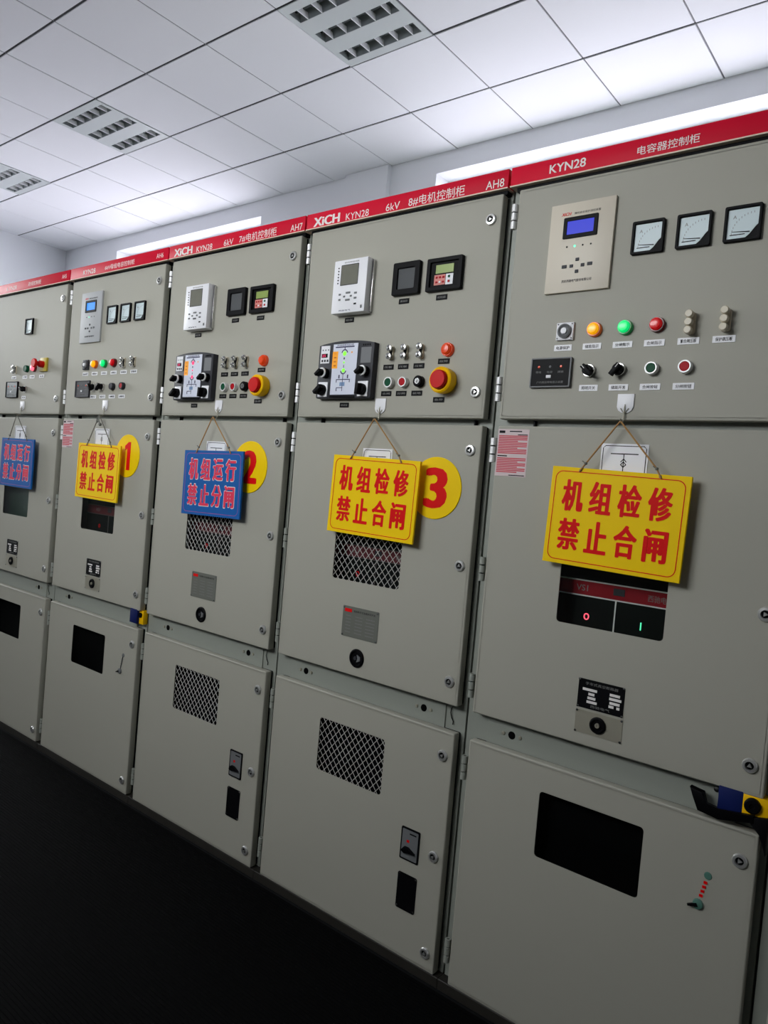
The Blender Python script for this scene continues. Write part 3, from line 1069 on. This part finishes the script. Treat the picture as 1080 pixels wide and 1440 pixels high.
def motor_relay(c):
    """deep white motor protection relay"""
    y = -0.036
    def body():
        m = MB()
        m.box(-0.0715, 0.0715, y, 0.0, -0.0865, 0.0865, bev=0.003)
        m.box(0.0725, 0.0765, -0.012, 0.0, -0.082, 0.082, bev=0.001, mi=1)
        return m.mesh('motor_relay', [WHITE, CHROME])
    o = link('motor_relay', cached('mr', body), c, (0.2605, 0, 2.071), label='deep white relay with grey screen and keypad')
    link('screen_bezel', cached('mrb', lambda: ring_frame(-0.0395, 0.0355, 0.003, 0.0695, 0.002, y - 0.001, y + 0.001, DGREY, 0.002, 0.0005)), o)
    link('screen', cached('mrs', lambda: MB().box(-0.0385, 0.0345, y - 0.0006, y, 0.004, 0.0685).mesh('screen', LCDGREY)), o, label='grey screen')
    for q in range(6):
        led(o, -0.0505, 0.061 - q * 0.0098, BLACK if q in (0, 4) else DGREY, y, 0.0027)
    for x, z, ww in ((-0.002, -0.022, 0.020), (-0.0175, -0.0335, 0.009), (0.0115, -0.0335, 0.009), (-0.002, -0.045, 0.020), (-0.0375, -0.0255, 0.010), (-0.037, -0.0425, 0.010), (0.0305, -0.0255, 0.012), (0.0305, -0.0415, 0.012)):
        flat_button(o, x, z, ww, 0.006, MGREY, y)
    flat_button(o, 0.0312, -0.060, 0.011, 0.005, BLACK, y)
    flat_button(o, 0.058, -0.071, 0.007, 0.010, MGREY, y, 'reset_key')
    link('lettering', text_mesh('微机电动机保护装置', GREYINK, 0.062, 0.005, thick=0.0002), o, (0.004, y, 0.0765))
    link('lettering', text_mesh('西驰电气', NAVYINK, 0.05, 0.005, thick=0.0002), o, (-0.012, y, -0.078))


def small_meter(c):
    o = link('temperature_display', cached('sm', lambda: ring_frame(-0.0515, 0.0515, -0.0505, 0.0505, 0.0185, -0.014, 0.0, BLACK, 0.005, 0.002)), c, (0.471, 0, 2.079), label='square black display with grey screen')
    link('screen', cached('sms', lambda: MB().box(-0.034, 0.034, -0.008, 0.0, -0.033, 0.033).mesh('screen', mat('dark_grey_screen', rgb(92, 94, 96), 0.15))), o)


def small_controller(c):
    y = -0.008
    o = link('motor_controller', cached('sc', lambda: ring_frame(-0.063, 0.063, -0.049, 0.049, 0.013, -0.014, 0.0, BLACK, 0.004, 0.002)), c, (0.612, 0, 2.077), label='black framed controller with green screen and keypad')
    link('face', cached('scf', lambda: MB().box(-0.051, 0.051, y, 0.0, -0.037, 0.037).mesh('face', BLACK)), o)
    link('screen', cached('scs', lambda: MB().box(-0.031, 0.032, y - 0.002, y, 0.003, 0.028).mesh('screen', LCDGREEN)), o, label='green screen')
    k = link('keypad', cached('sck', lambda: MB().box(-0.035, 0.0045, y - 0.0015, y, -0.031, -0.001).mesh('keypad', KEYRED)), o, label='salmon keypad')
    for x in (-0.026, -0.014, -0.002):
        for z in (-0.009, -0.023):
            flat_button(k, x, z, 0.007, 0.006, REDBTN if (x, z) != (-0.014, -0.023) else WHITE, y - 0.0015, 'key')
    k = link('keypad', cached('sck2', lambda: MB().box(0.0065, 0.032, y - 0.0015, y, -0.032, -0.001).mesh('keypad', WHITE)), o)
    flat_button(k, 0.018, -0.009, 0.008, 0.007, GREEN, y - 0.0015, 'key')
    flat_button(k, 0.018, -0.023, 0.008, 0.007, REDBTN, y - 0.0015, 'key')


def mimic_device(c, closed):
    """charcoal switch status unit: arched top, white mimic diagram in the middle, four switches"""
    W0, W1, Z0, Z1 = 0.140, 0.378, 1.710, 1.886
    d = 0.024
    def body():
        m = MB()
        n = 14
        top = [(W1 - (W1 - W0) * q / n, Z1 + 0.011 * (1 - ((q / n - 0.5) * 2) ** 2)) for q in range(n + 1)]
        m.prism([(W0 + .004, Z0), (W1 - .004, Z0), (W1, Z0 + .004)] + top + [(W0, Z0 + .004)], -d, 0.0, bev=0.002)
        m.box(0.205, 0.313, -d - .003, -d, Z0 + 0.0015, Z0 + 0.0085, bev=0.001, mi=1)
        return m.mesh('status_unit', [DGREY, BLACK])
    o = link('status_unit', cached('mim', body), c, label='charcoal switch status unit with white diagram and four switches')
    y = -d

    def white():
        m = MB()
        x0, x1, z0, z1 = 0.205, 0.312, 1.7215, 1.887
        m.box(x0, x1, y - 0.002, y, z0, z1, bev=0.0005, seg=1)
        fy0, fy1 = y - 0.0026, y - 0.002

        def B(u0, u1, v0, v1, mi):
            m.box(x0 + u0 * (x1 - x0), x0 + u1 * (x1 - x0), fy0, fy1, z1 - v1 * (z1 - z0), z1 - v0 * (z1 - z0), mi=mi)
        B(0.10, 0.86, 0.052, 0.075, 1)
        B(0.475, 0.50, 0.075, 0.12, 1)
        for s in (-1, 1):                                 # arcs drawn as short bars
            for q in range(5):
                a = math.radians(15 + q * 18)
                B(0.487 + s * 0.11 * math.cos(a) - .018, 0.487 + s * 0.11 * math.cos(a) + .018, 0.185 - 0.066 * math.sin(a) - .01, 0.185 - 0.066 * math.sin(a) + .01, 1)
                B(0.487 + s * 0.10 * math.cos(a) - .018, 0.487 + s * 0.10 * math.cos(a) + .018, 0.525 + 0.066 * math.sin(a) - .01, 0.525 + 0.066 * math.sin(a) + .01, 1)
        B(0.46, 0.51, 0.27, 0.31, 1)
        B(0.475, 0.495, 0.42, 0.47, 1)
        B(0.478, 0.496, 0.59, 0.93, 1)
        B(0.22, 0.78, 0.695, 0.710, 1)
        B(0.22, 0.245, 0.71, 0.76, 1)
        B(0.755, 0.78, 0.71, 0.76, 1)
        B(0.31, 0.355, 0.61, 0.68, 1)
        B(0.66, 0.705, 0.61, 0.68, 1)
        B(0.38, 0.58, 0.755, 0.83, 2)
        B(0.25, 0.5, 0.855, 0.87, 1)
        B(0.24, 0.27, 0.87, 0.93, 1)
        B(0.0, 0.22, 0.145, 0.48, 3)
        for v in (0.17, 0.25, 0.33, 0.41):
            B(0.06, 0.16, v, v + 0.03, 4)
        return m.mesh('mimic_diagram', [MIMICW, NAVYINK, mat('pale_blue_ink', rgb(120, 150, 190), 0.5), LEDORG, mat('dark_orange_ink', rgb(190, 110, 20), 0.5)])
    wd = link('mimic_diagram', cached('mimw', white), o, label='white line diagram of the circuit')
    lm = LEDLIME if closed else LEDRED
    for z, r in ((1.855, 0.008), (1.800, 0.007), (1.826, 0.0035)):
        led(wd, 0.257, z, lm, y - 0.002, r)
    led(wd, 0.288, 1.858, LEDORG, y - 0.002, 0.003)
    link('lettering', text_mesh('开关状态综合指示仪', NAVYINK, 0.072, 0.006, 0.01, thick=0.0002), wd, (0.258, y - 0.002, 1.8825))

    def disp():
        m = MB()
        m.box(0.150, 0.190, y - 0.0015, y, 1.826, 1.884)
        m.box(0.154, 0.181, y - 0.002, y - .0015, 1.845, 1.858, mi=1)
        for x in (0.159, 0.171, 0.183):
            m.box(x - 0.003, x + 0.003, y - 0.003, y - .0015, 1.831, 1.838, mi=2)
            m.box(x - 0.002, x + 0.002, y - 0.002, y - .0015, 1.868, 1.872, mi=2)
        return m.mesh('humidity_display', [WHITE, BLACK, DGREY])
    dd = link('humidity_display', cached('mimd', disp), o)
    link('digits', text_mesh('25', LEDRED, 0.016, 0.008, thick=0.0002), dd, (0.165, y - 0.002, 1.8515), label='red digits')
    for x in (0.334, 0.343, 0.352, 0.361):
        flat_button(o, x, 1.880, 0.005, 0.006, BLACK, y, 'key')
    link('speaker_slot', cached('mims', lambda: MB().box(0.326, 0.368, y - 0.0004, y, 1.822, 1.872).mesh('speaker_slot', MGREY)), o)
    for rx, rz in ((0.178, 1.793), (0.351, 1.795)):
        rs = link('rotary_switch', cached('rsb', lambda: MB().lathe([(0.0165, 0), (0.0165, 0.018), (0, 0.018)], 22).mesh('rotary_switch', BLACK)), o, (rx, y, rz))
        link('collar', cached('rsc', lambda: MB().lathe([(0.0165, 0.0182), (0.0160, 0.022), (0.0115, 0.022), (0.0110, 0.0182)], 22).mesh('collar', ZINC)), rs)
        link('knob', cached('rsk', lambda: MB().lathe([(0.0108, 0.018), (0.0108, 0.024), (0, 0.024)], 18).prism([(-0.0045, -0.016), (0.0045, -0.016), (0.005, 0.010), (-0.005, 0.010)], -0.042, -0.022, bev=0.0015).mesh('knob', BLACK)), rs, (0, 0, 0), (0, 0.9, 0))
    for x0 in (0.151, 0.325):
        def sq():
            m = MB()
            m.box(-0.0215, 0.0215, -0.004, 0, -0.0245, 0.0245, bev=0.0015)
            return m.mesh('cam_switch', WHITE)
        s = link('cam_switch', cached('mimsq', sq), o, (x0 + 0.0215, y, 1.7395), label='white square plate with black knob')

        def kn():
            m = MB()
            m.lathe([(0.018, 0.004), (0.018, 0.016), (0.016, 0.018), (0, 0.018)], 20)
            m.prism([(-0.0055, -0.019), (0.0055, -0.019), (0.007, 0.016), (-0.007, 0.016)], -0.034, -0.016, bev=0.002)
            return m.mesh('knob', BLACK)
        link('knob', cached('mimkn', kn), s, (-0.001, 0, -0.002), (0, 0.9 if x0 < 0.2 else 0.1, 0))
    return o


def emergency_stop(c, x, z):
    o = link('emergency_stop', cached('esb', lambda: MB().lathe([(0.036, 0), (0.0385, 0.012), (0.0385, 0.034), (0.034, 0.038), (0.028, 0.036), (0.026, 0.02), (0, 0.02)], 36).mesh('emergency_stop', ESYEL)), c, (x, 0, z), label='red emergency stop button in a yellow collar')
    link('stop_button', cached('esr', lambda: MB().lathe([(0.012, 0.02), (0.012, 0.036), (0.0275, 0.038), (0.0275, 0.046), (0.025, 0.050), (0, 0.0505)], 32).mesh('stop_button', ESRED)), o, label='red mushroom button')


# ------------------------------------------------------------------ hanging signs
def hanging_sign(xw, x, z, tilt, yellow, cordm, label, peak_dx, knot=False):
    """x,z: board centre; the cord runs to the hook wire at z=1.641"""
    t = link('hanging_sign', None, None, (xw + x, -0.030, z))
    tag(t, label, 'sign', 'signs hung on the cabinet doors')
    W2, H2 = 0.1745, 0.1245

    def board():
        m = MB()
        m.box(-W2, W2, -0.004, 0.004, -H2, H2, bev=0.0008, seg=1)
        return m.mesh('sign_board', [YELLOW if yellow else BLUE])
    b = link('sign_board', cached(('board', yellow), board), t, (0, 0, 0), (0, tilt, 0))
    ink = REDINK if yellow else PINKINK
    link('border_line', cached(('bline', yellow), lambda: ring_mesh_flat(W2 - 0.011, H2 - 0.010, 0.020, 0.0022, REDINK if yellow else mat('violet_ink', rgb(150, 80, 150), 0.5))), b, (0, -0.004, 0))
    rows = ('机组检修', '禁止合闸') if yellow else ('机组运行', '禁止分闸')
    for row, zz in zip(rows, (0.0530, -0.0465)):
        for k, ch in enumerate(row):
            cx = -0.111 + 0.0735 * k
            link('lettering', text_mesh(ch, ink, 0.058, 0.081, 0.046, thick=0.0006), b, (cx, -0.0044 if not yellow else -0.004, zz))
            if not yellow:
                link('letter_outline', text_mesh(ch, WHITEINK, 0.0625, 0.0865, 0.062, thick=0.0003), b, (cx, -0.004, zz))
    # cord: from a hole near each upper corner to the hook
    c, s = math.cos(-tilt), math.sin(-tilt)
    top = Vector((peak_dx, 0.004, 1.6445 - z))

    def pt(px, pz):
        return Vector((px * c - pz * s, -0.006, px * s + pz * c))
    for sx in (-0.098, 0.102):
        p = pt(sx, H2 - 0.006)
        q = pt(sx + (0.012 if sx < 0 else -0.010), H2 + 0.012)
        me = MB().tube([p + Vector((-0.003 if sx < 0 else 0.003, -0.001, -0.004)), p, q, top + Vector((0.001 if sx > 0 else -0.001, 0, 0))], 0.0021, 8).mesh('cord', cordm)
        o = link('cord', me, t)
        kn = MB().lathe([(0.0, -0.004), (0.0035, -0.003), (0.0045, 0), (0.0035, 0.003), (0, 0.004)], 10, c=tuple(q), axis='z')
        kn.tube([q, q + Vector((-0.009, -0.002, 0.006))], 0.0014, 6)
        kn.lathe([(0.0034, 0), (0.0034, 0.0012), (0, 0.0012)], 10, c=(p.x, -0.0045, p.z))
        link('knot', kn.mesh('knot', DARKMETAL), t)
    if knot:
        m = MB()
        for dx, dz in ((-0.010, -0.018), (0.006, -0.03), (0.016, -0.036)):
            m.tube([top + Vector((0, -0.003, 0)), top + Vector((dx * .4, -0.006, dz * .6)), top + Vector((dx, -0.005, dz))], 0.0028, 7)
        m.lathe([(0, -0.008), (0.006, -0.005), (0.007, 0), (0.005, 0.006), (0, 0.008)], 10, c=(top.x + 0.016, top.y - 0.004, top.z - 0.04), axis='z')
        m.lathe([(0, -0.007), (0.005, -0.005), (0.006, 0), (0.005, 0.006), (0, 0.007)], 10, c=(top.x - 0.008, top.y - 0.004, top.z - 0.026), axis='z')
        link('cord_end', m.mesh('cord_end', DARKMETAL), t, label='bunched dark cord ends at the hook')
    return t


def ring_mesh_flat(hw, hh, r, wd, m):
    return sheet(rrect(-hw, hw, -hh, hh, r, 6), [rrect(-hw + wd, hw - wd, -hh + wd, hh - wd, r - wd, 6)], -0.0005, 0.0, m, 0.0001)


# ------------------------------------------------------------------ the cabinets
def cabinet_base(x, label, texts, view, low, strip2, y_hole=True):
    c = link('switchgear_cabinet', None, None, (x, 0, 0))
    tag(c, label, 'cabinet', 'switchgear cabinets in the row')
    link('frame', cached('frame', frame_mesh), c)
    link('plinth', cached('plinth', lambda: MB().box(0.0, 0.8, 0.004, 1.45, -0.006, 0.026, bev=0.002, seg=1).mesh('plinth', PLINTH)), c)
    banner(c, texts)
    link('door_spacer', cached('seam', seam_mesh), c)
    link('recess_shade_strip', cached('rshade', lambda: MB().box(0.02, 0.79, 0.012, 0.0355, 2.2855, 2.2962).mesh('recess_shade_strip', BLACK)), c)  # black strip painted as the shade of the recess under the banner
    link('cover_strip', cached(('strip', strip2), lambda: strip_mesh(strip2)), c)
    make_door(c, 'upper_door', Z_UP, None, (2.216, 1.727), (2.214, 1.735))
    make_door(c, 'middle_door', Z_MID, view, (1.560, 1.2265, 0.888), (1.564, 1.227, 0.893))
    make_door(c, 'lower_door', Z_LOW, low, (0.671, 0.370, 0.082) if low is LMESH else (0.672, 0.083), (0.656, 0.12))
    return c


def indicator_row(c, white_first):
    kind = 'ivory' if white_first else 'chrome'
    lamp(c, 0.293, 1.882, LAMPYEL, 'lit amber lamp')
    lamp(c, 0.373, 1.882, LAMPGRN, 'lit green lamp')
    lamp(c, 0.452, 1.883, LAMPRED, 'dim red lamp')
    link_block(c, 0.531, 1.880, kind)
    link_block(c, 0.609, 1.882, kind)

    def sq():
        m = MB()
        m.box(-0.024, 0.024, -0.008, 0.0, -0.023, 0.023, bev=0.0015)
        for a in (-0.0195, 0.0195):
            for b in (-0.0185, 0.0185):
                screw(m, a, b, -0.008, 0.002, mi=1)
        m.lathe([(0.019, 0.008), (0.019, 0.013), (0.015, 0.015), (0.011, 0.011), (0, 0.011)], 24, mi=1)
        m.lathe([(0.009, 0.011), (0.008, 0.016), (0, 0.017)], 16, mi=2)
        return m.mesh('light_button', [WHITE if white_first else DGREY, MGREY, WHITE])
    link('light_button', cached(('sq', white_first), sq), c, (0.213, 0, 1.882), label='square plate with a round light button')
    for x, t in ((0.209, '电源保护'), (0.289, '储能指示'), (0.369, '分闸指示'), (0.448, '合闸指示'), (0.528, '重合闸压板'), (0.607, '保护跳压板')):
        label_plate(c, x, 1.840, 0.050, 0.016, False, t)
    for x, t in ((0.290, '照明开关'), (0.369, '储能开关'), (0.448, '合闸按钮'), (0.527, '分闸按钮')):
        label_plate(c, x, 1.733, 0.050, 0.016, False, t)


CAB_W = 0.8
# --- capacitor cabinet, nearest
c1 = cabinet_base(0.0, 'grey switchgear cabinet nearest the camera, with a beige relay and three large meters',
                  [('KYN28', 0.121, 0.224, 2.3115, 2.335, 0.018), ('电容器控制柜', 0.359, 0.508, 2.310, 2.332, 0.008)], VIEW, LWIN, False)
flat_relay(c1, LCDBLUE, BEIGE, 'thin beige protection relay')
for x in (0.4085, 0.5165, 0.6235):
    meter(c1, x, 2.1005)
indicator_row(c1, True)
indicator_panel(c1, 0.183, 1.7745, 0.116, 0.079, 'black indicator panel with grey rim', MGREY, BLACK)
selector(c1, 0.289, 1.777, -0.75)
selector(c1, 0.368, 1.777, 0.65)
push_button(c1, 0.450, 1.777, GREEN, 'dark green push button')
push_button(c1, 0.529, 1.778, REDBTN, 'red push button')
sticky_hook(c1, 0.392, 1.692)
sticker(c1)
card(c1, 0.341, 0.461, 1.592)
breaker(c1, False)
pane(c1, VIEW)
nameplate_black(c1)
pane(c1, LWIN)
back_board(c1, LWIN, VOID)
live_stick(c1, False)
key_interlock(c1, True)

# --- the two motor cabinets
for x, n, lab, closed in ((-0.8, '8', 'grey switchgear cabinet headed AH8, its round disc with a red 3 beside a yellow sign', True),
                          (-1.6, '7', 'grey switchgear cabinet headed AH7, its round disc with a red 2 behind a blue sign', False)):
    c = cabinet_base(x, lab, [('XiCH', 0.038, 0.160, 2.3035, 2.335, 0.045), ('KYN28', 0.187, 0.286, 2.3035, 2.326, 0.0), ('6kV', 0.357, 0.412, 2.3045, 2.328, -0.004),
                              (n + '#电机控制柜', 0.447, 0.652, 2.3035, 2.334, 0.0), ('AH' + n, 0.724, 0.783, 2.3045, 2.328, -0.004)], VIEW, LMESH, True)
    motor_relay(c)
    label_plate(c, 0.242, 1.970, 0.040, 0.016, True, '综保')
    small_meter(c)
    small_controller(c)
    label_plate(c, 0.463, 2.012, 0.040, 0.016, True, '测温仪')
    label_plate(c, 0.604, 2.011, 0.040, 0.016, True, '控制器')
    mimic_device(c, closed)
    label_plate(c, 0.251, 1.691, 0.040, 0.016, True, '状态仪')
    for lx in (0.433, 0.489, 0.548):
        link_block(c, lx, 1.853, 'chrome')
    for lx, t in ((0.424, '压板'), (0.482, '压板'), (0.542, '压板')):
        label_plate(c, lx, 1.8095, 0.041, 0.016, True, t)
    push_button(c, 0.437, 1.760, GREEN, 'dark green push button', 0.0175)
    push_button(c, 0.493, 1.760, REDBTN, 'red push button', 0.0165)

    def key():
        m = MB()
        m.lathe([(0.0175, 0), (0.0175, 0.014), (0.014, 0.018), (0.0105, 0.018), (0.010, 0.015), (0, 0.015)], 22)
        m.lathe([(0.0098, 0.0152), (0.009, 0.018), (0, 0.018)], 18, mi=1)
        m.box(-0.0012, 0.0012, -0.0184, -0.017, -0.005, 0.005, mi=0)
        return m.mesh('key_switch', [BLACK, CHROME])
    link('key_switch', cached('key', key), c, (0.552, 0, 1.761), label='black key switch with chrome barrel')
    for lx, t in ((0.424, '合闸'), (0.483, '分闸'), (0.543, '就地')):
        label_plate(c, lx, 1.7265, 0.041, 0.016, True, t)
    lamp(c, 0.645, 1.853, ORANGE, 'orange red lamp', 0.0205)
    label_plate(c, 0.632, 1.820, 0.041, 0.016, True, '故障')
    emergency_stop(c, 0.6475, 1.7595)
    label_plate(c, 0.626, 1.706, 0.041, 0.016, True, '急停')
    sticky_hook(c, 0.406, 1.687)
    card(c, 0.350, 0.470, 1.553)
    if n == '8':
        number_disc(c, 0.642, 1.444, 0.0925, '3', 0.084)
    else:
        number_disc(c, 0.610, 1.4645, 0.0955, '2', 0.084)
    breaker(c, True)
    for hole, p, q in ((VIEW, 0.0245, 0.0285), (LMESH, 0.0245, 0.0285)):
        x0, x1, z0, z1 = hole
        link('wire_mesh', cached(('wm', hole), lambda: wire_screen(x0 - .004, x1 + .004, z0 - .004, z1 + .004, p, q)), c, (0, 0.0045, 0), label='diamond wire mesh over the door opening')
    back_board(c, LMESH, VOID)
    nameplate_grey(c)
    side_plates(c)
    hang_wire(c)

# --- second capacitor-type cabinet, disc 1
c4 = cabinet_base(-2.4, 'grey switchgear cabinet with three small meters and a round disc with a red 1',
                  [('KYN28', 0.121, 0.229, 2.3095, 2.332, 0.01), ('6kV母线电容控制柜', 0.310, 0.548, 2.311, 2.333, 0.0), ('AH6', 0.713, 0.762, 2.313, 2.333, 0.0)], VIEW, LWIN, False)
GPANEL = mat('pale_grey_panel', rgb(186, 188, 190), 0.55, spec=0.2)
flat_relay(c4, LCDCYAN, GPANEL, 'thin pale grey protection relay')
for x in (0.4085, 0.5165, 0.6265):
    meter(c4, x, 2.1005)
indicator_row(c4, False)
indicator_panel(c4, 0.200, 1.770, 0.124, 0.078, 'charcoal indicator panel', DGREY, DGREY)
selector(c4, 0.295, 1.777, -0.75)
selector(c4, 0.368, 1.777, 0.65)
push_button(c4, 0.455, 1.777, DGREY, 'dark push button', rim=DGREY)
push_button(c4, 0.535, 1.778, REDBTN, 'dull red push button', rim=DGREY)
sticky_hook(c4, 0.400, 1.692)
sticker(c4)
card(c4, 0.332, 0.452, 1.588)
breaker(c4, True)
pane(c4, VIEW)
nameplate_black(c4)
pane(c4, LWIN)
back_board(c4, LWIN, VOID)
live_stick(c4, True)
key_interlock(c4, False)
number_disc(c4, 0.608, 1.4725, 0.0935, '1', 0.05)

# --- cabinet cut by the left edge of the photo
c5 = cabinet_base(-3.2, 'grey switchgear cabinet with a single meter, cut by the left edge of the photo',
                  [('KYN28', 0.133, 0.243, 2.313, 2.333, 0.0), ('进线控制柜', 0.371, 0.510, 2.314, 2.336, 0.0), ('AH5', 0.722, 0.765, 2.314, 2.334, 0.0)], VIEW, LWIN, True)
meter(c5, 0.428, 2.1015)
link_block(c5, 0.306, 1.882, 'chrome')
push_button(c5, 0.433, 1.883, GREEN, 'dark green push button', 0.018, GREEN)
lamp(c5, 0.512, 1.884, LAMPPINK, 'glowing red lamp', 0.019)

o = link('emergency_stop', MB().box(-0.034, 0.034, -0.010, 0, -0.034, 0.034, bev=0.0015).mesh('emergency_stop', mat('olive_yellow', rgb(190, 170, 60), 0.5)), c5, (0.612, 0, 1.898), label='red stop knob on a yellow square plate')
link('stop_button', MB().lathe([(0.017, 0.010), (0.017, 0.03), (0.012, 0.034), (0.012, 0.046), (0.0225, 0.05), (0.0225, 0.058), (0.02, 0.061), (0, 0.061)], 24).mesh('stop_button', ESRED), o, label='red knob')
for x, t in ((0.287, '压板'), (0.409, '分闸'), (0.487, '合闸'), (0.588, '急停')):
    label_plate(c5, x, 1.8415, 0.050, 0.016, False, t)
indicator_panel(c5, 0.284, 1.778, 0.130, 0.085, 'black green indicator panel', BLACK, mat('black_green_face', rgb(30, 50, 52), 0.3))
selector(c5, 0.430, 1.778, -1.0)
label_plate(c5, 0.411, 1.736, 0.045, 0.017, False, '开关')
sticky_hook(c5, 0.405, 1.692)
card(c5, 0.343, 0.463, 1.589)
back_board(c5, VIEW, GREENSHADE, 0.045, 'green_board')
pane(c5, VIEW)
nameplate_black(c5)
pane(c5, LWIN)
back_board(c5, LWIN, VOID)
hang_wire(c5)

# --- next cabinet, only a sliver at the right edge of the photo
c0 = cabinet_base(0.8, 'grey switchgear cabinet at the lower right edge of the photo, only a sliver showing',
                  [('KYN28', 0.121, 0.224, 2.3115, 2.335, 0.018)], None, None, True)

# ------------------------------------------------------------------ signs hung from the hooks
hanging_sign(0.0, 0.4005, 1.398, math.radians(1.5), True, CORD, 'large yellow sign with red characters hung on the nearest right-hand cabinet', -0.0075)
hanging_sign(-0.8, 0.4275, 1.398, math.radians(1.2), True, CORD, 'yellow sign with red characters hung beside the round disc with the 3', -0.021)
hanging_sign(-1.6, 0.4375, 1.391, math.radians(-1.2), False, CORD, 'blue sign with red characters hung beside the round disc with the 2', -0.031)
hanging_sign(-2.4, 0.4275, 1.391, math.radians(0.8), True, GREYCORD, 'small yellow sign with red characters hung beside the round disc with the 1', -0.027, True)
hanging_sign(-3.2, 0.4500, 1.396, math.radians(0.3), False, GREYCORD, 'blue sign with red characters hung at the left edge of the photo', -0.045)
